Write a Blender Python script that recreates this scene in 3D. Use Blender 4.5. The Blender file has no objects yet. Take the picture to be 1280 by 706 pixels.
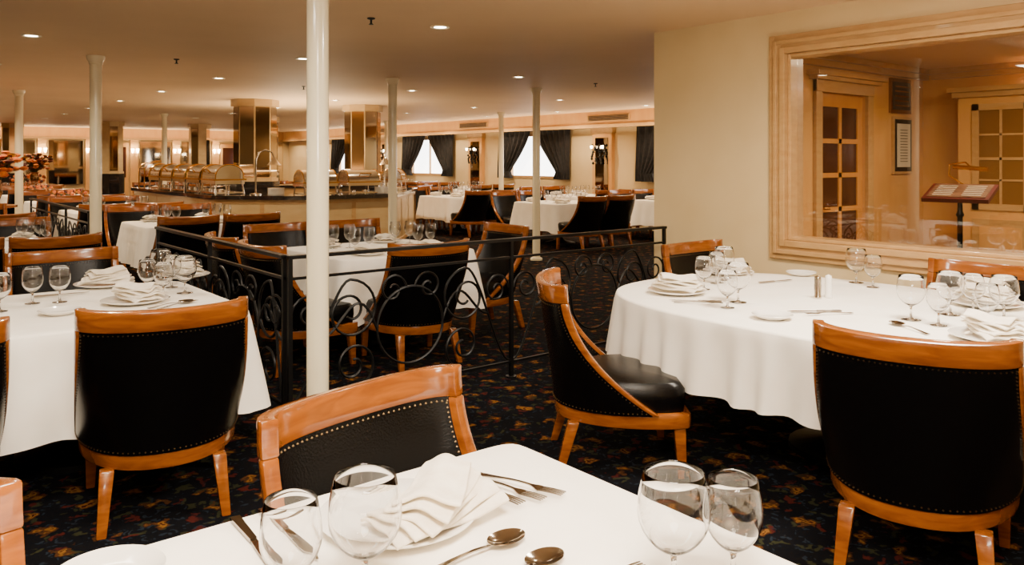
import bpy, bmesh, math, random
from mathutils import Vector, Matrix
random.seed(4)
YAW=math.radians(39.04); CS=math.cos(YAW); SN=math.sin(YAW)
def W(r,d): return (CS*r+SN*d, -SN*r+CS*d)
HC=2.58
COL=bpy.context.scene.collection
# ---------------------------------------------------------------- materials
def lin(c):
    c=c/255.0
    return c/12.92 if c<=0.04045 else ((c+0.055)/1.055)**2.4
def rgb(r,g,b): return (lin(r),lin(g),lin(b),1)
def mat(name,col,rough=.5,metal=0,spec=.5,coat=0,trans=0,ior=1.45,emit=None,es=0,sheen=0):
    m=bpy.data.materials.new(name); m.use_nodes=True
    b=m.node_tree.nodes['Principled BSDF']
    b.inputs['Base Color'].default_value=col; b.inputs['Roughness'].default_value=rough
    b.inputs['Metallic'].default_value=metal; b.inputs['Specular IOR Level'].default_value=spec
    b.inputs['Coat Weight'].default_value=coat; b.inputs['Coat Roughness'].default_value=.08
    b.inputs['Transmission Weight'].default_value=trans; b.inputs['IOR'].default_value=ior
    b.inputs['Sheen Weight'].default_value=sheen
    if emit: b.inputs['Emission Color'].default_value=emit; b.inputs['Emission Strength'].default_value=es
    return m
def noisy(m,c1,c2,scale=(8,8,8),detail=4,nscale=4,bump=0,dist=0):
    nt=m.node_tree; N=nt.nodes; b=N['Principled BSDF']
    tc=N.new('ShaderNodeTexCoord'); mp=N.new('ShaderNodeMapping'); mp.inputs['Scale'].default_value=scale
    nz=N.new('ShaderNodeTexNoise'); nz.inputs['Scale'].default_value=nscale; nz.inputs['Detail'].default_value=detail
    nz.inputs['Distortion'].default_value=dist
    cr=N.new('ShaderNodeValToRGB'); cr.color_ramp.elements[0].position=.3; cr.color_ramp.elements[1].position=.7
    cr.color_ramp.elements[0].color=c1; cr.color_ramp.elements[1].color=c2
    L=nt.links.new
    L(tc.outputs['Object'],mp.inputs['Vector']); L(mp.outputs[0],nz.inputs['Vector']); L(nz.outputs['Fac'],cr.inputs[0]); L(cr.outputs[0],b.inputs['Base Color'])
    if bump:
        bp=N.new('ShaderNodeBump'); bp.inputs['Strength'].default_value=bump; bp.inputs['Distance'].default_value=.01
        L(nz.outputs['Fac'],bp.inputs['Height']); L(bp.outputs[0],b.inputs['Normal'])
    return m
M_wood=noisy(mat('honey_wood',rgb(190,110,50),.2,coat=.8),rgb(112,56,12),rgb(148,82,22),(3,3,16),3,2,dist=.8)
M_leather=noisy(mat('black_leather',rgb(12,12,12),.27,spec=.3),rgb(2,2,3),rgb(5,4,4),(1,1,1),3,160,bump=.12)
M_brass=mat('nail_brass',rgb(90,70,46),.4,1)
M_cloth=noisy(mat('white_linen',rgb(244,238,226),.85,spec=.2,sheen=.1),rgb(246,238,224),rgb(252,246,234),(1,1,1),2,6,bump=.15)
M_napkin=noisy(mat('napkin_linen',rgb(246,240,228),.9,spec=.15),rgb(226,214,194),rgb(240,231,214),(1,1,1),3,30,bump=.2)
M_china=mat('white_china',rgb(238,233,224),.12,coat=.5)
M_steel=mat('cutlery_steel',rgb(150,140,128),.12,1)
M_silver=mat('silver',rgb(222,214,200),.14,1)
M_gold=mat('gold_metal',rgb(205,150,65),.22,1)
M_iron=mat('wrought_iron',rgb(10,9,9),.4,.3)
M_post=mat('cream_paint',rgb(240,228,194),.22,coat=.6)
M_wall=noisy(mat('beige_wall',rgb(222,203,165),.7,spec=.3),rgb(212,186,136),rgb(218,194,146),(1,1,1),3,2)
M_ceil=noisy(mat('ceiling_paint',rgb(226,203,172),.6,spec=.35),rgb(216,182,140),rgb(222,189,147),(1,1,1),3,1)
M_frame=noisy(mat('limed_wood_trim',rgb(205,170,122),.35,coat=.35),rgb(178,136,82),rgb(192,152,98),(3,3,9),4,3)
M_maple=noisy(mat('maple_panel',rgb(222,184,134),.3,coat=.5),rgb(206,152,88),rgb(214,164,100),(2,2,.6),4,3)
M_door=noisy(mat('golden_door_wood',rgb(222,170,104),.3,coat=.5),rgb(190,124,52),rgb(204,142,68),(3,3,.8),4,3)
M_dkglass=mat('dark_pane',rgb(64,30,14),.1,spec=.5)
M_cabglass=mat('cabinet_pane',rgb(120,82,40),.12,spec=.5)
M_mirror=mat('mirror',rgb(215,200,178),.04,1)
M_bmirror=mat('bronze_mirror',rgb(150,130,106),.04,1)
M_copper=mat('bronze_cladding',rgb(150,112,70),.15,.9)
M_marble=noisy(mat('dark_marble',rgb(30,26,26),.08,coat=.6),rgb(14,12,13),rgb(48,42,40),(1,1,1),6,5)
M_cab=noisy(mat('buffet_panel',rgb(206,182,142),.35,coat=.4),rgb(190,158,108),rgb(202,174,126),(1,1,3),4,3)
M_curt=noisy(mat('dark_curtain',rgb(32,28,34),.8,sheen=.05),rgb(4,4,6),rgb(32,27,26),(1,1,1),2,14)
M_sheerglow=mat('sheer_glow',rgb(250,248,244),.9,emit=(1,.98,.95,1),es=7)  # emission stands in for daylight coming through the fabric
M_black=mat('black_metal',rgb(20,18,18),.5)
M_lamp=mat('lamp_glow',(1,1,1,1),.5,emit=(1,.84,.58,1),es=45)
M_ring=mat('downlight_ring',rgb(235,225,205),.3,.1)
M_paper=mat('menu_paper',rgb(210,200,178),.7)
M_page=noisy(mat('menu_page',rgb(120,80,50),.5),rgb(56,28,16),rgb(120,80,50),(1,6,1),4,7)
M_red=mat('menu_red',rgb(74,18,12),.4)
M_fruit=noisy(mat('fruit_orange',rgb(200,100,40),.5),rgb(170,50,20),rgb(235,140,40),(1,1,1),2,9)
M_grill=mat('vent_grille',rgb(60,52,45),.6)
M_leaf=mat('foliage',rgb(70,66,30),.7)
def thin_glass(name,lo,hi,tint_edge=1.0,blend=.3):
    m=bpy.data.materials.new(name); m.use_nodes=True; nt=m.node_tree; nt.nodes.clear(); N=nt.nodes; L=nt.links.new
    o=N.new('ShaderNodeOutputMaterial'); mx=N.new('ShaderNodeMixShader'); t=N.new('ShaderNodeBsdfTransparent'); g=N.new('ShaderNodeBsdfGlossy')
    g.inputs['Roughness'].default_value=.01
    lw=N.new('ShaderNodeLayerWeight'); lw.inputs['Blend'].default_value=blend
    mr=N.new('ShaderNodeMapRange'); mr.inputs[3].default_value=lo; mr.inputs[4].default_value=hi; L(lw.outputs['Facing'],mr.inputs[0]); L(mr.outputs[0],mx.inputs[0])
    cr=N.new('ShaderNodeMix'); cr.data_type='RGBA'; cr.inputs[6].default_value=(.99,.99,.99,1); cr.inputs[7].default_value=(tint_edge,)*3+(1,); L(lw.outputs['Facing'],cr.inputs[0]); L(cr.outputs[2],t.inputs['Color'])
    L(t.outputs[0],mx.inputs[1]); L(g.outputs[0],mx.inputs[2]); L(mx.outputs[0],o.inputs[0]); return m
M_pane=thin_glass('window_pane',.07,.14)
M_glassfar=thin_glass('clear_thin_glass',.06,.8,.15,.25)
M_glass=mat('clear_glass',(1,1,1,1),0.0,trans=1,ior=1.5)
def carpet():
    m=mat('patterned_carpet',rgb(26,24,26),.95,spec=.05); nt=m.node_tree; N=nt.nodes; L=nt.links.new; b=N['Principled BSDF']
    tc=N.new('ShaderNodeTexCoord')
    nz=N.new('ShaderNodeTexNoise'); nz.inputs['Scale'].default_value=14; nz.inputs['Detail'].default_value=3
    L(tc.outputs['Object'],nz.inputs['Vector'])
    sub=N.new('ShaderNodeVectorMath'); sub.operation='SCALE'; sub.inputs['Scale'].default_value=.2
    L(nz.outputs['Color'],sub.inputs[0])
    ad=N.new('ShaderNodeVectorMath'); L(tc.outputs['Object'],ad.inputs[0]); L(sub.outputs[0],ad.inputs[1])
    def vor(scale,lo,hi,rnd=.35,off=0):
        v=N.new('ShaderNodeTexVoronoi'); v.voronoi_dimensions='2D'; v.inputs['Scale'].default_value=scale; v.inputs['Randomness'].default_value=rnd
        o=N.new('ShaderNodeVectorMath'); o.inputs[1].default_value=(off,off*1.3,0); L(ad.outputs[0],o.inputs[0]); L(o.outputs[0],v.inputs['Vector'])
        mr=N.new('ShaderNodeMapRange'); mr.inputs[1].default_value=lo; mr.inputs[2].default_value=hi; mr.inputs[3].default_value=1; mr.inputs[4].default_value=0
        L(v.outputs['Distance'],mr.inputs[0]); return mr.outputs[0]
    base=N.new('ShaderNodeMix'); base.data_type='RGBA'
    fn=N.new('ShaderNodeTexNoise'); fn.inputs['Scale'].default_value=60; L(tc.outputs['Object'],fn.inputs['Vector'])
    L(fn.outputs['Fac'],base.inputs[0]); base.inputs[6].default_value=rgb(6,8,14); base.inputs[7].default_value=rgb(17,15,16)
    prev=base.outputs[2]
    for sc,lo,hi,c,rn,of in ((16,.12,.19,rgb(28,34,42),.7,0),(9,.13,.19,rgb(40,40,26),.8,.4),(6,.11,.16,rgb(58,22,18),.7,.9),(4.8,.17,.21,rgb(60,36,18),.4,0),(4.8,.09,.13,rgb(108,72,30),.4,0),(4.8,.03,.06,rgb(50,18,12),.4,0)):
        f=vor(sc,lo,hi,rn,of); mx=N.new('ShaderNodeMix'); mx.data_type='RGBA'; L(f,mx.inputs[0]); L(prev,mx.inputs[6]); mx.inputs[7].default_value=c; prev=mx.outputs[2]
    L(prev,b.inputs['Base Color']); return m
M_carpet=carpet()
# ---------------------------------------------------------------- mesh builder
class MB:
    def __init__(s): s.v=[]; s.f=[]; s.m=[]; s.mats=[]
    def mi(s,m):
        if m not in s.mats: s.mats.append(m)
        return s.mats.index(m)
    def add(s,vs,fs,m):
        o=len(s.v); k=s.mi(m); s.v+= [tuple(p) for p in vs]
        for f in fs: s.f.append(tuple(i+o for i in f)); s.m.append(k)
    def box(s,a,b,m):
        (x0,y0,z0),(x1,y1,z1)=a,b
        vs=[(x,y,z) for z in (z0,z1) for x,y in ((x0,y0),(x1,y0),(x1,y1),(x0,y1))]
        s.add(vs,[(3,2,1,0),(4,5,6,7),(0,1,5,4),(1,2,6,5),(2,3,7,6),(3,0,4,7)],m)
    def taper(s,p0,h0,p1,h1,m):
        vs=[]
        for p,h in ((p0,h0),(p1,h1)):
            for x,y in ((-h,-h),(h,-h),(h,h),(-h,h)): vs.append((p[0]+x,p[1]+y,p[2]))
        s.add(vs,[(3,2,1,0),(4,5,6,7),(0,1,5,4),(1,2,6,5),(2,3,7,6),(3,0,4,7)],m)
    def prism(s,pts,z0,z1,m):
        n=len(pts); vs=[(x,y,z0) for x,y in pts]+[(x,y,z1) for x,y in pts]
        fs=[tuple(range(n))[::-1],tuple(range(n,2*n))]+[(i,(i+1)%n,n+(i+1)%n,n+i) for i in range(n)]
        s.add(vs,fs,m)
    def lathe(s,prof,n,m,o=(0,0,0),sx=1,sy=1):
        vs=[];fs=[];k=len(prof)
        for i in range(n):
            a=2*math.pi*i/n
            for r,z in prof: vs.append((o[0]+max(r,1e-4)*math.cos(a)*sx,o[1]+max(r,1e-4)*math.sin(a)*sy,o[2]+z))
        for i in range(n):
            j=(i+1)%n
            for q in range(k-1): fs.append((i*k+q,j*k+q,j*k+q+1,i*k+q+1))
        s.add(vs,fs,m)
    def tube(s,pts,rad,n,m,closed=False):
        pts=[Vector(p) for p in pts]; vs=[];fs=[];K=len(pts); up=None
        for i,p in enumerate(pts):
            a=pts[i-1] if (i>0 or closed) else p; b=pts[(i+1)%K] if (i<K-1 or closed) else p
            t=(b-a).normalized()
            if up is None:
                up=t.orthogonal().normalized()
            up=(up-t*up.dot(t)).normalized(); sd=t.cross(up)
            r=rad[i] if isinstance(rad,(list,tuple)) else rad
            for q in range(n):
                c=2*math.pi*(q+.5)/n; vs.append(p+up*math.cos(c)*r+sd*math.sin(c)*r)
        for i in range(K if closed else K-1):
            j=(i+1)%K
            for q in range(n): fs.append((i*n+q,i*n+(q+1)%n,j*n+(q+1)%n,j*n+q))
        if not closed: fs+= [tuple(range(n))[::-1],tuple(range((K-1)*n,K*n))]
        s.add(vs,fs,m)
    def slab(s,fn,ns,nt,th,m):
        P=[[Vector(fn(i/ns,j/nt)) for j in range(nt+1)] for i in range(ns+1)]
        top=[];bot=[]
        for i in range(ns+1):
            for j in range(nt+1):
                a=P[min(i+1,ns)][j]-P[max(i-1,0)][j]; b=P[i][min(j+1,nt)]-P[i][max(j-1,0)]
                n=a.cross(b); n=n.normalized() if n.length>1e-12 else Vector((0,0,1))
                top.append(P[i][j]+n*th/2); bot.append(P[i][j]-n*th/2)
        K=nt+1; O=len(top); fs=[]
        for i in range(ns):
            for j in range(nt):
                q=(i*K+j,(i+1)*K+j,(i+1)*K+j+1,i*K+j+1); fs.append(q); fs.append(tuple(O+x for x in q[::-1]))
        for i in range(ns):
            a,b=i*K,(i+1)*K; fs.append((b,a,O+a,O+b)); a+=nt;b+=nt; fs.append((a,b,O+b,O+a))
        for j in range(nt):
            a,b=j,j+1; fs.append((a,b,O+b,O+a)); a+=ns*K;b+=ns*K; fs.append((b,a,O+a,O+b))
        s.add(top+bot,fs,m)
    def mesh(s,name,ang=35,bevel=0,smooth=True):
        me=bpy.data.meshes.new(name); me.from_pydata(s.v,[],s.f)
        for m in s.mats: me.materials.append(m)
        me.polygons.foreach_set('material_index',s.m); me.update()
        bm=bmesh.new(); bm.from_mesh(me); bmesh.ops.recalc_face_normals(bm,faces=bm.faces)
        if bevel:
            ed=[e for e in bm.edges if len(e.link_faces)==2 and e.calc_face_angle(0)>math.radians(50)]
            bmesh.ops.bevel(bm,geom=ed,offset=bevel,segments=2,profile=.5,affect='EDGES',clamp_overlap=True)
        bm.to_mesh(me); bm.free()
        if smooth:
            me.polygons.foreach_set('use_smooth',[True]*len(me.polygons)); me.set_sharp_from_angle(angle=math.radians(ang))
        me.update(); return me
    def obj(s,name,loc=(0,0,0),rz=0,**k):
        return inst(s.mesh(name,**k),name,loc,rz)
def inst(me,name,loc,rz=0,sc=1,rx=0,ry=0):
    o=bpy.data.objects.new(name,me); o.location=loc; o.rotation_euler=(rx,ry,rz); o.scale=(sc,sc,sc); COL.objects.link(o); return o
def bx(name,a,b,m,bevel=0):
    k=MB(); k.box(a,b,m); return k.obj(name,smooth=False,bevel=bevel)
# ---------------------------------------------------------------- room
bx('floor',(-6.2,-3.2,-.1),(13.2,30.2,0),M_carpet)
bx('ceiling',(-6.2,-3.2,HC),(13.2,30.2,HC+.1),M_ceil)
bx('wall_port',(-6.2,-3.2,0),(-6,30.2,HC),M_wall)
bx('wall_aft',(-6,-3.2,0),(13,-3,HC),M_wall)
UW=5.22; VL=4.39
k=MB()
k.box((UW,3.25,0),(UW+.15,VL+.13,HC),M_wall); k.box((UW,-3,0),(UW+.15,-.4,HC),M_wall)
k.box((UW,-.4,0),(UW+.15,3.25,.92),M_wall); k.box((UW,-.4,2.27),(UW+.15,3.25,HC),M_wall)
k.obj('wall_lobby_partition',smooth=False)
def pframe(k,u0,u1,v0,v1,z0,z1,w,m):
    k.box((u0,v0,z0),(u1,v0+w,z1),m); k.box((u0,v1-w,z0),(u1,v1,z1),m)
    k.box((u0,v0+w,z0),(u1,v1-w,z0+w),m); k.box((u0,v0+w,z1-w),(u1,v1-w,z1),m)
k=MB()
for (e,w,dp) in ((.14,.05,.03),(.10,.03,.05),(.075,.035,.035),(.045,.045,.055)):
    pframe(k,UW-dp,UW+.001,-.4-e,3.25+e,.92-e,2.27+e,w,M_frame)
pframe(k,UW-.01,UW+.16,-.4,3.25,.92,2.27,.025,M_frame)
k.obj('window_frame_lobby',smooth=False,bevel=.005)
bx('window_1',(UW+.07,-.37,.95),(UW+.076,3.22,2.24),M_pane)
# lobby
UC=9.97
k=MB(); k.box((UW+.15,VL,0),(7.62,VL+.12,HC),M_maple); k.box((8.56,VL,0),(13,VL+.12,HC),M_maple); k.box((7.62,VL,2.2),(8.56,VL+.12,HC),M_maple)
k.obj('wall_lobby_back',smooth=False)
k=MB(); k.box((UW+.15,VL+.121,0),(13,VL+.14,HC),M_wall); k.obj('wall_dining_return',smooth=False)
bx('wall_lobby_side',(UC,-3,0),(UC+.15,VL,HC),M_maple)
k=MB(); 
k.box((7.5,VL-.04,0),(7.62,VL,2.32),M_frame);k.box((8.56,VL-.04,0),(8.68,VL,2.32),M_frame);k.box((7.5,VL-.05,2.2),(8.68,VL,2.32),M_frame)
k.box((7.42,VL-.10,2.32),(8.76,VL,2.36),M_frame);k.box((7.38,VL-.14,2.36),(8.80,VL,2.41),M_frame)
k.obj('trim_door_surround',smooth=False,bevel=.004)
k=MB(); # french door
k.box((7.62,VL+.03,0),(7.73,VL+.07,2.2),M_door);k.box((8.45,VL+.03,0),(8.56,VL+.07,2.2),M_door)
k.box((7.73,VL+.03,0),(8.45,VL+.07,.62),M_door);k.box((7.73,VL+.03,2.06),(8.45,VL+.07,2.2),M_door)
k.box((8.06,VL+.03,.62),(8.12,VL+.07,2.06),M_door)
for i in range(1,4): z=.62+i*1.44/4; k.box((7.73,VL+.03,z-.025),(8.45,VL+.07,z+.025),M_door)
k.box((7.73,VL+.045,.62),(8.45,VL+.055,2.06),M_dkglass)
k.tube([(7.675,VL+.03,1.0),(7.675,VL-.02,1.0),(7.78,VL-.03,1.0)],.014,8,M_gold); k.lathe([(0,0),(.03,0),(.03,.01),(0,.012)],12,M_gold,(7.675,VL+.0,1.0))
k.obj('door_1')
k=MB(); # lobby cornices
k.box((UW+.15,VL-.12,HC-.06),(UC,VL,HC),M_frame);k.box((UW+.15,VL-.07,HC-.12),(UC,VL,HC-.06),M_frame)
k.box((UC-.12,-3,HC-.06),(UC,VL-.12,HC),M_frame);k.box((UC-.07,-3,HC-.12),(UC,VL-.12,HC-.06),M_frame)
k.obj('trim_lobby_cornice',smooth=False)
k=MB(); # cabinets
k.box((UC-.35,-2.5,0),(UC,3.85,2.2),M_maple); k.box((UC-.40,-2.55,2.2),(UC,3.9,2.26),M_frame); k.box((UC-.44,-2.6,2.26),(UC,3.94,2.31),M_frame);k.box((UC-.38,-2.5,0),(UC,3.87,.12),M_frame)
for i in range(10):
    v1=3.70-i*.62; v0=v1-.58
    k.box((UC-.37,v0,.95),(UC-.35,v0+.07,2.12),M_frame);k.box((UC-.37,v1-.07,.95),(UC-.35,v1,2.12),M_frame)
    k.box((UC-.37,v0,.95),(UC-.35,v1,1.02),M_frame);k.box((UC-.37,v0,2.05),(UC-.35,v1,2.12),M_frame)
    k.box((UC-.365,v0,1.5),(UC-.35,v1,1.53),M_frame);k.box((UC-.365,(v0+v1)/2-.012,1.02),(UC-.35,(v0+v1)/2+.012,2.05),M_frame);k.box((UC-.365,v0,1.27),(UC-.35,v1,1.29),M_frame);k.box((UC-.365,v0,1.77),(UC-.35,v1,1.79),M_frame)
    k.box((UC-.355,v0+.07,1.02),(UC-.348,v1-.07,2.05),M_cabglass)
    k.box((UC-.37,v0,.2),(UC-.35,v1,.85),M_frame); k.box((UC-.375,v0+.08,.28),(UC-.36,v1-.08,.77),M_maple)
    k.tube([(UC-.39,v0+.03,1.3),(UC-.39,v0+.03,1.4)],.008,6,M_gold)
k.obj('lobby_cabinet',smooth=False)
k=MB(); k.box((9.16,VL-.03,1.34),(9.62,VL,2.0),M_frame); k.box((9.19,VL-.036,1.37),(9.59,VL-.028,1.97),M_black); k.box((9.23,VL-.04,1.42),(9.55,VL-.034,1.92),M_paper)
for i in range(12): k.box((9.30,VL-.042,1.48+i*.033),(9.48,VL-.039,1.488+i*.033),M_grill)
k.obj('framed_menu',smooth=False)
k=MB(); k.box((9.1,VL-.03,2.04),(9.6,VL,2.44),M_copper); k.box((9.14,VL-.035,2.08),(9.56,VL-.028,2.4),M_grill); 
for i in range(5): k.box((9.18,VL-.04,2.12+i*.055),(9.52,VL-.034,2.135+i*.055),M_copper)
k.obj('wall_plaque',smooth=False)
# menu stand
k=MB()
k.lathe([(0,0),(.2,0),(.2,.015),(.06,.05),(.026,.08),(.022,1.0),(.034,1.02),(.022,1.05),(.02,1.14),(0,1.15)],20,M_iron)
def bd(a,b): return (-.26+.52*a,-.19+.38*b,1.15+.12*b)
k.slab(bd,1,1,.035,M_red)
def bd2(a,b): return (-.23+.46*a,-.16+.32*b,1.182+.101*b)
k.slab(bd2,1,1,.006,M_page)
for s in (-1,1):
    for i in range(6):
        y0=-.13+i*.045
        def bl(a,b,s=s,y0=y0): return (s*(.04+.15*a),y0+.009*b,1.1885+(y0+.16+.009*b)*.3156)
        k.slab(bl,1,1,.002,M_paper)
k.tube([(0,.18,1.27),(-.14,.22,1.36),(-.14,.22,1.46),(.0,.18,1.48),(.06,.1,1.44)],.007,8,M_gold)
k.tube([(-.08,.12,1.44),(.2,.06,1.42)],.02,10,M_gold)
u,v=W(3.92,7.0); k.obj('menu_lectern',loc=(u,v,0),rz=-YAW-.75)
# ---------------------------------------------------------------- hull wall with windows
UH=13.0; WC=[5.5+.0,10.3,15.1,19.9,24.7]; hw=1.0
k=MB(); k.box((UH,-3,0),(UH+.2,30.2,1.05),M_wall); k.box((UH,-3,2.15),(UH+.2,30.2,HC),M_wall)
e=[-3]+sum([[c-hw,c+hw] for c in WC],[])+[30.2]
for i in range(0,len(e),2): k.box((UH,e[i],1.05),(UH+.2,e[i+1],2.15),M_wall)
k.obj('wall_starboard',smooth=False)
k=MB(); k.box((UH-.3,VL+.17,2.27),(UH,30,HC),M_maple); k.box((UH-.34,VL+.17,2.22),(UH,30,2.29),M_frame)
k.obj('trim_soffit_starboard',smooth=False)
for i,c in enumerate((12.3,17.3,22.0)):
    k=MB(); k.box((UH-.32,c-.65,2.36),(UH-.3,c+.65,2.5),M_frame)
    for q in range(5): k.box((UH-.33,c-.6,2.375+q*.024),(UH-.315,c+.6,2.387+q*.024),M_grill)
    k.obj('air_vent',smooth=False)
for i,c in enumerate(WC[1:]):
    k=MB()
    pframe(k,UH-.02,UH+.06,c-hw,c+hw,1.05,2.15,.06,M_frame)
    k.box((UH+.0,c-.02,1.05),(UH+.05,c+.02,2.15),M_frame)
    k.obj('window_%d'%(i+2),smooth=False)
    bx('window_blind',(UH+.1,c-hw,1.05),(UH+.11,c+hw,2.15),M_sheerglow)  # blind glows by itself in place of daylight behind it
    k=MB()
    for sg in (-1,1):
        def cf(a,b,sg=sg):
            z=2.24-1.2*b; inner=.06+.84*min(1,b*1.15)**1.3; outer=1.36
            if b>.8: inner=.9-(b-.8)*.6
            y=inner+(outer-inner)*a
            return (UH-.12+.03*math.sin(a*40+b*2),c+sg*y,z)
        k.slab(cf,60,14,.01,M_curt)
    k.tube([(UH-.1,c-1.4,2.25),(UH-.1,c+1.4,2.25)],.02,8,M_gold)
    k.obj('curtain')
for c in (12.7,17.5,22.3,27.0):
    k=MB(); k.box((UH-.1,c-.3,0),(UH,c+.3,2.22),M_maple); k.box((UH-.12,c-.34,2.1),(UH,c+.34,2.22),M_frame); k.box((UH-.12,c-.34,0),(UH,c+.34,.15),M_frame); k.box((UH-.11,c-.2,.4),(UH-.1,c+.2,2.0),M_bmirror)
    k.obj('trim_pilaster',smooth=False)
    k=MB(); 
    for s in (-1,0,1):
        k.tube([(-.02,0,0),(-.1,s*.1,-.08),(-.14,s*.17,.0)],.008,6,M_iron); k.lathe([(.02,0),(.03,.06)],12,M_lamp if s else M_ring,(-.14,s*.17,.01))
        for q in range(9): k.lathe([(0,-.04),(.035,0),(0,.04)],6,M_iron,(-.1,s*.14+random.uniform(-.08,.08),.08-q*.05))
    k.obj('wall_sconce',loc=(UH-.12,c,1.75))
# far wall
k=MB(); k.box((-6,30,0),(13,30.2,HC),M_wall); k.obj('wall_forward',smooth=False)
k=MB()
for i in range(12):
    u0=-4+i*1.4
    k.box((u0,29.88,0),(u0+.25,30,HC),M_maple)
    if i%3==1: k.box((u0+.3,29.93,0),(u0+1.35,29.97,2.1),M_maple); k.box((u0+.4,29.9,.9),(u0+.78,29.94,1.95),M_dkglass);k.box((u0+.88,29.9,.9),(u0+1.26,29.94,1.95),M_dkglass)
    else: k.box((u0+.32,29.92,.7),(u0+1.33,29.96,2.15),M_mirror)
k.box((-6,29.8,2.25),(12.7,30,HC),M_maple); k.box((-6,29.76,2.2),(12.7,30,2.27),M_frame)
k.obj('trim_mirror_panelling',smooth=False)
for i in range(7):
    k=MB(); 
    for s in (-.08,.08): k.lathe([(.02,0),(.05,.14)],10,M_lamp,(s,-.12,0)); k.tube([(0,0,-.05),(s,-.12,0)],.01,6,M_gold)
    k.obj('wall_sconce',loc=(1.72+i*1.4+.0,29.88,1.75))
# ---------------------------------------------------------------- columns
def column(u,v,rad=.058):
    k=MB(); k.lathe([(0,0),(rad*1.6,0),(rad*1.6,.03),(rad,.045),(rad,HC-.09),(rad*1.12,HC-.085),(rad*1.12,HC-.07),(rad*1.25,HC-.06),(rad*1.5,HC-.03),(rad*1.5,HC-.001),(0,HC-.001)],28,M_post)
    k.obj('support_column',loc=(u,v,0))
for u,v in ((1.87,3.94),(1.87,9.15),(5.43,9.2),(7.85,9.1),(1.87,14.4),(11.2,14.2),(5.43,19.5),(1.87,19.5),(11.2,19.3)): column(u,v)
def clad(u,v,R,ma,mb,name='clad_pillar'):
    k=MB(); n=8
    def oc(r,off=math.pi/8): return [(r*math.cos(off+i*math.pi/4),r*math.sin(off+i*math.pi/4)) for i in range(n)]
    k.prism(oc(R*1.12),0,1.12,M_marble); k.prism(oc(R*.97),1.12,HC-.12,M_cab)
    k.prism(oc(R*1.1),HC-.12,HC-.001,M_cab); k.prism(oc(R*1.06),1.12,1.18,M_cab)
    P=oc(R)
    for i in range(n):
        a=Vector(P[i]);b=Vector(P[(i+1)%n]); mm=ma if i%2 else mb
        p=[a+(b-a)*.06,a+(b-a)*.94]
        k.add([(p[0].x,p[0].y,1.2),(p[1].x,p[1].y,1.2),(p[1].x,p[1].y,HC-.14),(p[0].x,p[0].y,HC-.14)],[(0,1,2,3)],mm)
    k.obj(name,loc=(u,v,0),smooth=False)
clad(5.5,14.15,.38,M_bmirror,M_mirror); clad(7.7,14.2,.36,M_mirror,M_copper)
clad(5.43,24.6,.3,M_bmirror,M_cab); clad(7.85,24.6,.3,M_cab,M_mirror); clad(7.85,19.5,.3,M_copper,M_bmirror); clad(3.4,27.5,.28,M_maple,M_mirror);clad(10.6,26,.28,M_bmirror,M_cab)
# ---------------------------------------------------------------- railing
def spiral(cx,cz,r0,r1,a0,turns,n=40):
    return [(cx+(r0+(r1-r0)*i/n)*math.cos(a0+turns*2*math.pi*i/n),0,cz+(r0+(r1-r0)*i/n)*math.sin(a0+turns*2*math.pi*i/n)) for i in range(n+1)]
def railing(p0,p1,npan,name='wrought_iron_railing'):
    k=MB(); L=math.dist(p0,p1); a=math.atan2(p1[1]-p0[1],p1[0]-p0[0])
    k.box((0,-.022,.94),(L,.022,.96),M_iron); k.box((0,-.008,.82),(L,.008,.836),M_iron); k.box((0,-.008,.1),(L,.008,.116),M_iron)
    pl=L/npan; R=.0085
    for i in range(npan+1):
        x=min(max(i*pl,.012),L-.012); k.box((x-.012,-.012,0),(x+.012,.012,.95),M_iron)
        k.lathe([(0,0),(.04,0),(.04,.01),(0,.012)],10,M_iron,(x,0,0))
    for i in range(npan):
        c=(i+.5)*pl
        k.tube([(c+.24*math.cos(q*math.pi/20),0,.47+.24*math.sin(q*math.pi/20)) for q in range(40)],R,6,M_iron,True)
        for s in (-1,1):
            def mir(pts): return [(c+s*(x),y,z) for x,y,z in pts]
            k.tube(mir(spiral(.42,.60,.19,.035,math.pi*.5,1.6)),R,6,M_iron)
            k.tube(mir(spiral(.40,.28,.15,.03,-math.pi*.5,-1.5)),R,6,M_iron)
            k.tube(mir(spiral(.13,.70,.1,.02,math.pi,-1.4)),R*.9,6,M_iron)
            k.tube(mir([(.24+.36*t,0,.47+.30*math.sin(t*math.pi*1.0)*(1-t)) for t in [q/12 for q in range(13)]]),R,6,M_iron)
            k.tube(mir([(.42+(pl/2-.43)*t,0,.79-.67*t*t*(3-2*t)) for t in [q/14 for q in range(15)]]),R,6,M_iron)
            k.tube(mir(spiral(pl/2-.13,.62,.11,.02,0,1.5)),R*.9,6,M_iron)
    k.obj(name,loc=(p0[0],p0[1],0),rz=a)
railing((1.86,4.30),(5.10,4.30),2)
railing((1.86,4.34),(1.86,6.88),2)
railing((1.86,9.4),(1.86,13.2),3)
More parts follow.
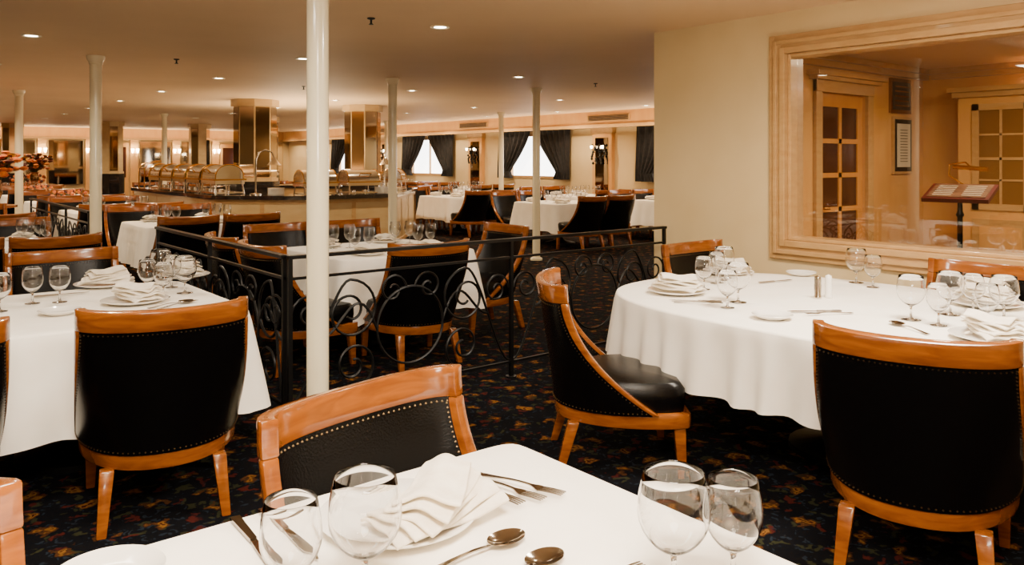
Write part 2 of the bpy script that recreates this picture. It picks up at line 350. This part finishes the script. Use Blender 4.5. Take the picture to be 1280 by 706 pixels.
# ---------------------------------------------------------------- chair
def make_chair():
    Z0,Z1=.305,.915
    cache={}
    def curve(t):
        key=round(t,4)
        if key in cache: return cache[key]
        tt=min(max(t,0),1)
        w=.322-.012*tt; yc=-.27-.085*tt**1.2; ye=-.235+.43*(1-tt)**2.2
        pts=[];n=48
        for i in range(-n,n+1):
            a=i/n*math.pi/2; c=math.cos(a); s_=math.sin(a)
            x=w*math.copysign(abs(s_)**.9,s_); y=yc+(ye-yc)*(1-abs(c)**.95)
            pts.append((x,y))
        cum=[0]
        for i in range(1,len(pts)): cum.append(cum[-1]+math.dist(pts[i],pts[i-1]))
        cache[key]=(pts,cum); return cache[key]
    import bisect
    def S(s,t):
        pts,cum=curve(t); L=cum[-1]; q=(s+1)/2*L
        i=min(max(bisect.bisect_right(cum,q)-1,0),len(pts)-2)
        f=(q-cum[i])/(cum[i+1]-cum[i]); x=pts[i][0]+(pts[i+1][0]-pts[i][0])*f; y=pts[i][1]+(pts[i+1][1]-pts[i][1])*f
        z=Z0+t*(Z1-Z0)-.014*max(t,0)**2*(1-s*s)
        return (x,y,z)
    def hl(t): return curve(t)[1][-1]/2
    T=.86
    def sb(t): return 1-.034/hl(t)
    k=MB()
    k.slab(lambda a,b:S(-1+2*a,T+(1-T)*b),28,3,.042,M_wood)
    for sg in (-1,1):
        k.slab(lambda a,b:S(sg*(sb(T*b)+(1-sb(T*b))*a),T*b),2,20,.04,M_wood)
    pts,_=curve(0); o=[(x,y) for x,y in pts[::4]]
    fr=o+[(.316,.27),(.305,.32),(.285,.338),(-.285,.338),(-.305,.32),(-.316,.27)]
    k.prism([(x*1.02,y*1.03) for x,y in fr],.24,.31,M_wood)
    for x in (-1,1):
        k.taper((x*.275,.295,.245),.028,(x*.28,.31,0),.019,M_wood)
        k.taper((x*.215,-.20,.245),.028,(x*.235,-.27,0),.019,M_wood)
    me=k.mesh('tmp',bevel=.006)
    k2=MB()
    k2.slab(lambda a,b:S((-1+2*a)*sb(T*b),T*b),28,18,.03,M_leather)
    n=len(fr)
    prof=[(.94,.31),(.96,.37),(.955,.42),(.9,.447),(.7,.462),(.35,.468)]
    vs=[];fs=[]
    for sc,z in prof:
        for x,y in fr: vs.append((x*sc,y*sc-.0,z))
    vs.append((0,0,.469))
    for r in range(len(prof)-1):
        for i in range(n): fs.append((r*n+i,r*n+(i+1)%n,(r+1)*n+(i+1)%n,(r+1)*n+i))
    b=(len(prof)-1)*n
    for i in range(n): fs.append((b+i,b+(i+1)%n,len(vs)-1))
    k2.add(vs,fs,M_leather)
    def nail(p,nrm):
        p=Vector(p); r=.0042
        d=[Vector((1,0,0)),Vector((-1,0,0)),Vector((0,1,0)),Vector((0,-1,0)),Vector((0,0,1)),Vector((0,0,-1))]
        k2.add([p+q*r for q in d],[(0,2,4),(2,1,4),(1,3,4),(3,0,4),(2,0,5),(1,2,5),(3,1,5),(0,3,5)],M_brass)
    def nrm(s,t):
        e=.01; a=Vector(S(min(s+e,1),t))-Vector(S(max(s-e,-1),t)); b=Vector(S(s,min(t+e,1)))-Vector(S(s,max(t-e,0))); n=a.cross(b).normalized(); return n
    for side in (-1,1):
        for i in range(37):
            s=(-1+2*i/36)*(sb(T)-.02); n=nrm(s,T-.02); nail(Vector(S(s,T-.02))+n*side*.0155,n)
        for sg in (-1,1):
            for j in range(38):
                t=.02+(T-.05)*j/37; s=sg*(sb(t)-.010/hl(t)); n=nrm(s,t); nail(Vector(S(s,t))+n*side*.0155,n)
    for i in range(56):
        s=-1+2*(i+.5)/56; n=nrm(s*sb(0),.02); nail(Vector(S(s*sb(0),.02))+n*(.0155 if n.dot(Vector((S(s,.02)[0],S(s,.02)[1],0)))>0 else -.0155),n)
    me2=k2.mesh('tmp2')
    bm=bmesh.new(); bm.from_mesh(me); nf=len(bm.faces); bm.from_mesh(me2)
    bm.faces.ensure_lookup_table()
    for i,f in enumerate(bm.faces):
        if i>=nf: f.material_index+=1
    out=bpy.data.meshes.new('dining_chair'); bm.to_mesh(out); bm.free()
    for m in [M_wood]+k2.mats: out.materials.append(m)
    out.polygons.foreach_set('use_smooth',[True]*len(out.polygons)); out.set_sharp_from_angle(angle=math.radians(40))
    return out
CH=make_chair()
def chair(u,v,ang):
    a=math.radians(ang)-math.pi/2
    ox,oy=0,-.27
    x=u-(math.cos(a)*ox-math.sin(a)*oy); y=v-(math.sin(a)*ox+math.cos(a)*oy)
    return inst(CH,'dining_chair',(x,y,0),a)
# ---------------------------------------------------------------- tables
def outline(a,b,n,N):
    raw=[]
    for i in range(1440):
        t=2*math.pi*i/1440; c,s=math.cos(t),math.sin(t)
        raw.append((a*math.copysign(abs(c)**(2/n),c),b*math.copysign(abs(s)**(2/n),s)))
    raw.append(raw[0]); cum=[0]
    for i in range(1,len(raw)): cum.append(cum[-1]+math.dist(raw[i],raw[i-1]))
    out=[];j=0
    for i in range(N):
        q=cum[-1]*i/N
        while cum[j+1]<q: j+=1
        f=(q-cum[j])/max(cum[j+1]-cum[j],1e-9); out.append((raw[j][0]+(raw[j+1][0]-raw[j][0])*f,raw[j][1]+(raw[j+1][1]-raw[j][1])*f))
    return out,cum[-1]
def table_mesh(a,b,n,drop,amp,N=220,wl=.2,cflare=.07):
    P,L=outline(a,b,n,N); k=MB(); Z=.75
    nr=[]
    for i in range(N):
        p,q=P[i-1],P[(i+1)%N]; t=Vector((q[0]-p[0],q[1]-p[1])).normalized(); nr.append(Vector((t.y,-t.x)))
    sm=[]
    for i in range(N):
        s=Vector((0,0))
        for d in range(-4,5): s+=nr[(i+d)%N]
        sm.append(s.normalized())
    nw=round(L/wl); vs=[];rings=[(.5,0,0),(.9,0,0),(.99,0,0),(1,.002,.004),(1,.006,.012)]
    K=9
    for q in range(1,K+1): rings.append((1,None,q/K))
    for sc,off,f in rings:
        for i,(x,y) in enumerate(P):
            if off is not None: vs.append((x*sc+sm[i].x*off,y*sc+sm[i].y*off,Z-f)); continue
            ph=2*math.pi*nw*i/N; w=math.sin(ph+.9*math.sin(ph*.31+1))+.45*math.sin(ph*.47+2)
            corner=min(1,(abs(x)/a)**6*(abs(y)/b)**6*(2.5 if n>5 else 0))
            o=.01+.03*f+amp*f**.8*w*.5+cflare*corner*f
            dz=drop*f*(1+.06*corner*f)+(.006*math.sin(ph*.5) if f==1 else 0)
            vs.append((x+sm[i].x*o,y+sm[i].y*o,Z-.012-dz))
    vs.append((0,0,Z)); c=len(vs)-1; fs=[(c,i,(i+1)%N) for i in range(N)]
    for r in range(len(rings)-1):
        for i in range(N): fs.append((r*N+i,(r+1)*N+i,(r+1)*N+(i+1)%N,r*N+(i+1)%N))
    k.add(vs,fs,M_cloth)
    k.prism([(x*.97,y*.97) for x,y in P[::4]],.70,.735,M_wood)
    k.lathe([(0,0),(.28,0),(.28,.03),(.08,.07),(.05,.12),(.05,.69),(0,.7)],20,M_iron)
    return k.mesh('dining_table',ang=60)
def table(me,u,v,rz=0): return inst(me,'dining_table',(u,v,0),rz)
def goblet(h,R,n=32,real=True):
    s=h/.22; q=R/.058; k=MB()
    if real:
        P=[(0,0),(.040*q,0),(.0405*q,.0015),(.040*q,.003),(.025*q,.005*s),(.012,.008*s),(.0055,.015*s),(.0045,.05*s),(.006,.066*s),(.012*q,.071*s),(.022*q,.077*s),(.034*q,.087*s),(.044*q,.100*s),(.0515*q,.114*s),(.0565*q,.130*s),(.058*q,.145*s),(.0575*q,.162*s),(.0555*q,.182*s),(.052*q,.202*s),(.0485*q,.2195*s),(.0478*q,.2205*s),(.0471*q,.2195*s),
           (.0505*q,.202*s),(.054*q,.182*s),(.056*q,.162*s),(.0565*q,.145*s),(.055*q,.131*s),(.050*q,.1155*s),(.0425*q,.102*s),(.0325*q,.0895*s),(.0205*q,.080*s),(.010*q,.076*s),(0,.075*s)]
        k.lathe(P,n,M_glass)
    else:
        k.lathe([(.040*q,0),(.040*q,.002),(.025*q,.004*s),(.012,.007*s),(.0052,.014*s),(.0045,.05*s),(.006,.068*s),(.02*q,.076*s),(.033*q,.085*s),(.043*q,.098*s),(.056*q,.128*s),(.058*q,.15*s),(.0565*q,.175*s),(.0495*q,.216*s),(.0475*q,.2205*s),(.0478*q,.217*s)],n,M_glassfar)
    return k.mesh('wine_glass',ang=70)
G1=goblet(.207,.063,56); G2=goblet(.188,.051,56); Gs=goblet(.20,.05,16,False)
def plate(R,n=56):
    k=MB(); k.lathe([(0,.002),(R*.55,.002),(R*.58,0),(R*.62,.002),(R*.99,.019),(R,.022),(R*.985,.0235),(R*.66,.0075),(R*.6,.006),(0,.006)],n,M_china); return k.mesh('plate',ang=60)
PL=plate(.165); PB=plate(.095); PLs=plate(.14,20)
def napkin_mesh(big=True):
    k=MB(); n=5 if big else 3
    for i in range(n):
        L=.28-.022*i; Wd=.15-.004*i; ang=math.radians(-20+11*i); z=.014+.015*i
        def f(a,b,i=i,L=L,Wd=Wd,ang=ang,z=z):
            x=(a-.5)*Wd*(1-.25*b); y=(b-.5)*L
            zz=z+.014*math.sin(a*math.pi)+.005*math.sin(b*7+i*2)+.004*math.sin(a*9+i)+.010*b
            return (x*math.cos(ang)-y*math.sin(ang),x*math.sin(ang)+y*math.cos(ang),zz)
        k.slab(f,14,18,.008,M_napkin)
    return k.mesh('napkin',ang=50,bevel=.003 if big else 0)
NP=napkin_mesh(); NPs=napkin_mesh(False)
def strip(k,L,wf,zf,th,m,n=30,x0=0,y0=0):
    k.slab(lambda a,b:(x0+(a-.5)*wf(b),y0+L*b,zf(b)),4,n,th,m)
def sst(e0,e1,x):
    t=min(max((x-e0)/(e1-e0),0),1); return t*t*(3-2*t)
def fork_mesh():
    k=MB(); L=.19
    strip(k,L,lambda b:.018-.011*sst(.0,.7,b)+.020*sst(.85,1,b),lambda b:.004+.012*math.sin(b*math.pi*.9)*b,.0025,M_steel)
    for i in range(4):
        x=(i-1.5)*.0073; strip(k,.06,lambda b:.0045-.002*b,lambda b:.0077+.006*b-.004*b*b,.002,M_steel,6,x,L-.001)
    return k.mesh('fork')
def knife_mesh():
    k=MB(); strip(k,.12,lambda b:.020-.006*b,lambda b:.006,.007,M_steel,8)
    strip(k,.15,lambda b:.012+.011*math.sin(min(b*1.3,1)*math.pi*.5)-.020*sst(.8,1,b),lambda b:.006,.0018,M_steel,16,0,.12)
    return k.mesh('knife')
def spoon_mesh():
    k=MB(); strip(k,.17,lambda b:.018-.011*sst(0,.7,b),lambda b:.004+.011*math.sin(b*math.pi*.9)*b,.0028,M_steel)
    def f(a,b):
        t=a*2*math.pi; r=b; return (.029*r*math.cos(t),.21+.043*r*math.sin(t),.003+.010*r*r)
    k.slab(f,28,6,.0015,M_steel); return k.mesh('spoon',ang=60)
FK=fork_mesh();KN=knife_mesh();SP=spoon_mesh()
Zt=.752
def put(me,name,r,d,ang=0,z=Zt):
    u,v=W(r,d); return inst(me,name,(u,v,z),math.radians(ang)-YAW)
T0=table_mesh(1.0,.605,40,.16,.012,N=300,cflare=.02); table(T0,.35,1.06)
put(PL,'plate',-.235,1.66); put(NP,'napkin',-.150,1.635,-32,Zt+.006)
put(G1,'wine_glass',-.2525,1.375); put(G2,'wine_glass',-.366,1.325)
put(G1,'wine_glass',.281,1.39); put(G2,'wine_glass',.39,1.41)
def along(me,name,r0,d0,r1,d1,z=Zt):
    return put(me,name,r0,d0,math.degrees(math.atan2(d1-d0,r1-r0))-90,z)
along(FK,'fork',-.125,1.90,.075,1.74);along(FK,'fork',-.155,1.885,.03,1.70,Zt+.006);along(FK,'fork',-.095,1.90,.12,1.76,Zt+.003)
along(KN,'knife',-.575,1.66,-.43,1.46);along(KN,'knife',-.53,1.70,-.37,1.50)
along(SP,'spoon',-.17,1.425,-.02,1.555); along(SP,'spoon',-.10,1.35,.03,1.46)
along(FK,'fork',.03,1.33,.11,1.38)
put(PB,'bread_plate',-.715,1.415)
chair(*W(-.375,2.06),-78); chair(*W(-1.17,1.28),-90)
# left table
T1=table_mesh(.68,.62,16,.46,.03); table(T1,.85,4.58)
for r,d,nm,me in ((-2.38,4.21,'wine_glass',G2),(-2.50,4.17,'wine_glass',G2),(-2.05,4.5,'wine_glass',G2),(-1.84,4.50,'wine_glass',G1),(-2.13,4.85,'wine_glass',G1),(-1.90,4.36,'wine_glass',G2),(-2.0,4.7,'wine_glass',G2),(-2.53,3.95,'wine_glass',G2)):
    put(me,nm,r,d)
put(PL,'plate',-2.42,4.75); put(NP,'napkin',-2.40,4.74,-60,Zt+.008); put(PL,'plate',-1.98,4.25-.05); put(NP,'napkin',-1.97,4.20,70,Zt+.008)
put(PL,'plate',-2.1,4.98+.12);put(NP,'napkin',-2.1,5.08,70,Zt+.008)
put(PB,'bread_plate',-2.2,3.89); along(SP,'spoon',-1.83,4.02,-1.72,4.18); along(FK,'fork',-1.77,4.0,-1.69,4.17);along(KN,'knife',-2.6,4.35,-2.42,4.48)
chair(*W(-1.42,3.28),78); chair(.10,3.5,90); chair(1.02,5.95,-90); chair(.25,5.95,-88)
# oval table
T2=table_mesh(.87,1.24,2.7,.34,.05,N=320,wl=.19,cflare=0); table(T2,3.95,2.13)
for r,d,me in ((1.11,4.63,G2),(1.32,4.98,G1),(1.09,4.05,G2),(1.19,4.21,G1),(2.10,4.88,G1),(2.12,4.70,G2),(1.87,3.75,G1),(2.12,3.87,G1),(1.93,3.62,G2),(2.26,3.92,G2),(2.5,3.6,G1),(2.15,3.62,G2),(2.3,3.74,G1),(1.24,4.85,G2)):
    put(me,'wine_glass',r,d)
for r,d,a in ((.93,4.50,70),(2.43,4.1,40),(2.0,3.33,10),(1.42,5.25,60),(2.6,4.4,20)):
    put(PL,'plate',r,d); put(NP,'napkin',r,d,a,Zt+.008)
put(PB,'bread_plate',1.23,3.78);put(PB,'bread_plate',1.88,5.2);put(PB,'bread_plate',2.4,3.4)
along(FK,'fork',1.66,3.9,1.45,3.86);along(KN,'knife',1.62,3.94,1.4,3.93);along(SP,'spoon',1.78,3.42,1.75,3.6);along(KN,'knife',1.1,4.2,.88,4.24);along(KN,'knife',1.5,4.85,1.7,4.95);along(FK,'fork',.85,4.2,1.05,4.15)
k=MB(); k.lathe([(0,0),(.021,0),(.021,.01),(.018,.02),(.02,.07),(.018,.08),(.019,.1),(.016,.118),(0,.125)],20,M_silver); SS=k.mesh('salt_shaker')
k=MB(); k.lathe([(0,0),(.021,0),(.021,.01),(.018,.02),(.02,.07),(.018,.08),(.019,.1),(.016,.118),(0,.125)],20,M_china); SW=k.mesh('pepper_shaker')
put(SS,'salt_shaker',1.655,4.33);put(SW,'pepper_shaker',1.725,4.36)
chair(*W(.225,4.06),-39); chair(*W(1.375,2.755),20); chair(4.63,3.66,-90); chair(5.0,1.83,180)
T3=table_mesh(.62,.58,16,.45,.035,N=120)
def setting_mesh():
    k=MB()
    def cp(me,x,y,a,z=0):
        o=len(k.v); c,s=math.cos(a),math.sin(a)
        for p in me.vertices: k.v.append((x+p.co.x*c-p.co.y*s,y+p.co.x*s+p.co.y*c,z+p.co.z))
        for f in me.polygons: k.f.append(tuple(o+i for i in f.vertices)); k.m.append(k.mi(me.materials[f.material_index]))
    for sx,sy,a in ((.3,-.38,0),(-.3,-.38,.3),(.3,.38,3),(-.3,.38,3.3)):
        cp(PLs,sx,sy,0); cp(NPs,sx,sy,a,.008); cp(Gs,sx+.12,sy*.45,0); cp(Gs,sx-.02,sy*.5,0)
    return k.mesh('place_setting',ang=60)
ST=setting_mesh()
FRT=((.85,11.6),(.85,14.85),(.85,18.1),(.85,21.4),(2.9,19.8),(2.9,16.4))
def dine(u,v):
    table(T3,u,v)
    if (u,v) not in FRT: inst(ST,'place_setting',(u,v,Zt))
    j=lambda x:random.uniform(-x,x)
    for s in (-1,1):
        chair(u+s*.345+j(.008),v-.58-.62,90+j(3))
        chair(u+s*.345+j(.008),v+.58+.62,-90+j(3))
table(T3,3.4,6.0); inst(ST,'place_setting',(3.4,6.0,Zt))
chair(3.2,4.88,84); chair(2.2,5.55,4); chair(2.2,6.35,-3); chair(3.75,7.2,-92); chair(3.0,7.2,-88); chair(4.6,5.75,178)
for u,v in ((.85,8.35),(.85,11.6),(.85,14.85),(.85,18.1),(.85,21.4),(3.05,10.0),(2.9,13.1),(2.9,16.4),(2.9,19.8),(2.9,23.0),(9.7,10.6),(9.7,13.75),(9.7,16.95),(9.7,20.1),(11.9,9.7),(11.9,12.4),(11.9,16.6),(11.9,20.0)):
    dine(u,v)
dine(6.2,21.6); dine(8.9,23.3)
# ---------------------------------------------------------------- buffet
def inset(P,d):
    n=len(P);out=[]
    for i in range(n):
        a,b,c=Vector(P[i-1]),Vector(P[i]),Vector(P[(i+1)%n]); e1=(b-a).normalized();e2=(c-b).normalized(); n1=Vector((-e1.y,e1.x));n2=Vector((-e2.y,e2.x))
        m=(n1+n2).normalized(); out.append(tuple(b+m*d/max(m.dot(n1),.3)))
    return out
BP=[(5.2,11.2),(6.7,11.2),(8.35,13.2),(8.35,17),(4.1,17),(4.1,12.3)]
def ring(k,O,I,z0,z1,m):
    n=len(O); vs=[(x,y,z) for z in (z0,z1) for P in (O,I) for x,y in P]; fs=[]
    for i in range(n):
        j=(i+1)%n; fs+=[(i,j,2*n+j,2*n+i),(n+j,n+i,3*n+i,3*n+j),(2*n+i,2*n+j,3*n+j,3*n+i),(j,i,n+i,n+j)]
    k.add(vs,fs,m)
k=MB()
ring(k,inset(BP,.06),inset(BP,.62),.12,.9,M_cab); ring(k,inset(BP,.1),inset(BP,.6),0,.12,M_marble); ring(k,BP,inset(BP,.68),.9,.96,M_marble)
ring(k,inset(BP,.045),inset(BP,.2),.84,.9,M_frame); ring(k,inset(BP,.045),inset(BP,.2),.12,.18,M_frame)
BI=inset(BP,.06)
for i in range(len(BI)):
    a,b=Vector(BI[i]),Vector(BI[(i+1)%len(BI)]); L=(b-a).length; nseg=max(1,round(L/.75)); t=(b-a).normalized(); n=Vector((t.y,-t.x))
    for q in range(nseg+1):
        p=a+t*(L*q/nseg); x=p+n*.006
        k.add([(x.x-t.x*.035,x.y-t.y*.035,.18),(x.x+t.x*.035,x.y+t.y*.035,.18),(x.x+t.x*.035,x.y+t.y*.035,.84),(x.x-t.x*.035,x.y-t.y*.035,.84)],[(0,1,2,3)],M_frame)
k.obj('buffet_counter',smooth=False)
def chafing():
    k=MB(); k.box((-.2,-.3,.14),(.2,.3,.2),M_silver); k.box((-.22,-.32,.19),(.22,.32,.21),M_gold)
    for x in (-.18,.18):
        for y in (-.27,.27): k.tube([(x,y,.14),(x*1.1,y*1.05,0)],.012,8,M_silver)
    def f(a,b):
        t=a*math.pi; return (-.19*math.cos(t),-.29+.58*b,.21+.19*math.sin(t)**.8)
    k.slab(f,18,2,.006,M_silver)
    for y in (-.288,.288):
        P=[(-.19*math.cos(i/14*math.pi),y,.21+.19*max(math.sin(i/14*math.pi),0)**.8) for i in range(15)]; k.add(P,[tuple(range(15))],M_silver)
        k.tube([(-.195*math.cos(i/14*math.pi),y,.21+.195*max(math.sin(i/14*math.pi),0)**.8) for i in range(15)],.009,6,M_gold)
    k.tube([(-.2,-.1,.3),(-.24,-.1,.34),(-.24,.1,.34),(-.2,.1,.3)],.01,8,M_gold)
    for y in (-.12,.12): k.lathe([(0,0),(.05,0),(.05,.06),(0,.07)],12,M_silver,(0,y,0))
    k.box((-.2,-.28,.01),(.2,.28,.03),M_silver)
    return k.mesh('chafing_dish')
CD=chafing()
for i in range(5): inst(CD,'chafing_dish',(4.46,12.85+i*.76,.962),0,1.15)
for i in range(2): inst(CD,'chafing_dish',(5.45+i*.75,11.56,.962),math.pi/2,.95)
inst(CD,'chafing_dish',(7.55,12.75,.962),math.radians(-40),.95)
def heat():
    k=MB(); k.lathe([(0,0),(.09,0),(.09,.015),(.02,.03),(.015,.04)],16,M_silver)
    k.tube([(0,0,.02),(0,0,.55),(.05,0,.66),(.15,0,.70),(.25,0,.66),(.28,0,.58)],.014,10,M_silver)
    k.lathe([(.03,.12),(.035,.1),(.09,.02),(.11,0),(.1,0),(.03,.09)],20,M_silver,(.28,0,.46)); k.lathe([(0,0),(.04,.02),(0,.05)],12,M_lamp,(.28,0,.47))
    return k.mesh('heat_lamp')
HL=heat()
for u,v,a in ((4.75,12.2,-.6),(6.75,11.7,1.0),(7.1,12.1,1.0)): inst(HL,'heat_lamp',(u,v,.961),a)
k=MB()
for i in range(2):
    v=16.35+i*.4; k.tube([(4.2,v,0),(4.2,v,.36),(4.26,v,.46),(4.5,v,.52)],.012,6,M_gold)
k.tube([(4.2,16.35,.38),(4.2,16.75,.38)],.014,8,M_gold);k.tube([(4.5,16.35,.52),(4.5,16.75,.52)],.014,8,M_gold); 
k.obj('sneeze_guard',loc=(0,.05,.96))
k=MB(); 
for i in range(8): k.lathe([(0,0),(.12,.0),(.13,.012),(0,.012)],20,M_china,(0,0,i*.014))
PS=k.mesh('plate_stack')
for u,v in ((4.94,11.86),(6.55,11.42)): inst(PS,'plate_stack',(u,v,.961))
k=MB()
for i in range(70):
    r=random.uniform(.04,.075); k.lathe([(0,-r),(r*.7,-r*.7),(r,0),(r*.7,r*.7),(0,r)],8,random.choice([M_fruit,M_fruit,M_gold,M_leaf,M_red]),(random.uniform(-.5,.5),random.uniform(-1.1,1.1),.06+random.uniform(0,.3)))
FR=k.mesh('fruit_display')
k=MB(); k.box((-.6,-1.2,.0),(.6,1.2,.78),M_wood); k.box((-.65,-1.25,.78),(.65,1.25,.82),M_wood); SD=k.mesh('dessert_sideboard',smooth=False,bevel=.01)
inst(SD,'dessert_sideboard',(3.6,25.8,0)); inst(FR,'fruit_display',(3.6,26.1,.82),0,.7)
for u,v in FRT: inst(FR,'fruit_display',(u,v,.765),0,.48)
def flowers(u,v,z,sc=1):
    k=MB(); k.lathe([(0,0),(.07,0),(.05,.03),(.09,.14),(.07,.24),(.085,.27),(.06,.26),(0,.2)],16,M_copper)
    for i in range(60):
        a=random.uniform(0,6.28);l=random.uniform(.1,.36);h=random.uniform(.1,.42)
        k.slab(lambda p,q:(math.cos(a)*l*q+math.sin(a)*(p-.5)*.05*math.sin(q*3.1+.02),math.sin(a)*l*q-math.cos(a)*(p-.5)*.05*math.sin(q*3.1+.02),.22+h*math.sin(q*2)),2,6,.002,M_leaf)
        k.lathe([(0,-.02),(.035,-.01),(.055,.015),(.02,.035),(0,.02)],8,random.choice([M_fruit,M_fruit,M_red,M_gold]),(math.cos(a)*l*.95,math.sin(a)*l*.95,.24+h*.95))
    inst(k.mesh('flower_arrangement'),'flower_arrangement',(u,v,z),0,sc)
flowers(3.6,24.95,.82,1.3)
k=MB(); k.lathe([(0,0),(.24,0),(.24,.03),(.05,.07),(.05,.8),(.28,.84),(.28,.87),(0,.88)],24,M_wood); PT=k.mesh('pedestal_table')
inst(PT,'pedestal_table',(1.42,13.22,0)); flowers(1.42,13.22,.882,1.15)
# ---------------------------------------------------------------- ceiling fittings and light
def spot(u,v,p,size=155,col=(1,.80,.56),z=HC-.03,soft=.06,blend=.6):
    l=bpy.data.lights.new('downlight_lamp','SPOT'); l.energy=p; l.spot_size=math.radians(size); l.spot_blend=blend; l.color=col; l.shadow_soft_size=soft
    o=bpy.data.objects.new('downlight_lamp',l); o.location=(u,v,z); COL.objects.link(o)
k=MB(); k.lathe([(.045,-.001),(.05,-.004),(.075,-.01),(.08,-.006),(.08,.0)],24,M_ring); k.lathe([(0,-.004),(.048,-.004)],20,M_lamp); DL=k.mesh('downlight')
for u in (-1.5,1.13,3.63,6.6,9.7,12.0):
    for i in range(12):
        v=.2+2.6*i
        if u==12.0 and v<5: continue
        inst(DL,'downlight',(u,v,HC-.001))
        p=66 if v<9 else 160
        if v<4.3 and u>5: p=92
        spot(u,v,p,col=(1,.76,.49) if v>9 or u>5 else (1,.84,.62),soft=.045)
k=MB(); k.lathe([(0,-.05),(.02,-.05),(.008,-.04),(.008,-.015),(.03,-.008),(.03,0)],12,M_black); SPK=k.mesh('sprinkler_head')
for u,v in ((3.0,5.4),(2.6,8.9),(6.1,5.0),(5.0,11.0),(8,8)): inst(SPK,'sprinkler_head',(u,v,HC))
def area(u,v,p,sx,sy,col=(1,.89,.74),z=HC-.04,tilt=(0,0,0),name='overhead_fill'):  # area lights are added fill, no fittings modelled for them
    l=bpy.data.lights.new(name,'AREA'); l.shape='RECTANGLE'; l.size=sx; l.size_y=sy; l.energy=p; l.color=col
    o=bpy.data.objects.new(name,l); o.location=(u,v,z); o.rotation_euler=tilt; COL.objects.link(o)
area(.2,.2,200,.8,.8)  # unseen overhead fills added to brighten the front tables
area(3.4,1.4,140,.7,.7)
area(.4,3.0,55,.7,.7)
area(8,2.2,100,1.2,1.2,(1,.76,.46))  # added warm fill for the lobby, no fixture behind it
area(-.4,-1.2,180,.9,.9,(1,.88,.72),1.7,(math.radians(155),0,math.radians(-39)),'bounce_fill')  # unseen upward fill behind the camera, added to brighten the ceiling
area(UH-.5,17,150,.25,22,(1,.78,.50),2.1,(math.pi,0,0),'uplight_fill')  # upward fill added along the soffit; no cove is built
area(5.5,29.3,140,12,.3,(1,.78,.50),2.1,(math.pi,0,0),'uplight_fill')  # same added upward fill along the far wall
area(6.2,14.2,170,1.6,3.2,(1,.78,.50),1.3,(math.pi,0,0),'buffet_upfill')  # upward fill added inside the buffet to lift the ceiling, no lamp there
w=bpy.data.worlds.new('sky'); bpy.context.scene.world=w; w.use_nodes=True
w.node_tree.nodes['Background'].inputs[0].default_value=(.95,.97,1,1); w.node_tree.nodes['Background'].inputs[1].default_value=1.5
cam=bpy.data.cameras.new('camera'); cam.sensor_width=36; cam.lens=1000/1280*36; cam.shift_y=-153/1280; cam.clip_start=.05
co=bpy.data.objects.new('camera',cam); co.location=(0,0,1.5); co.rotation_euler=(math.pi/2,0,-YAW); COL.objects.link(co)
bpy.context.scene.camera=co
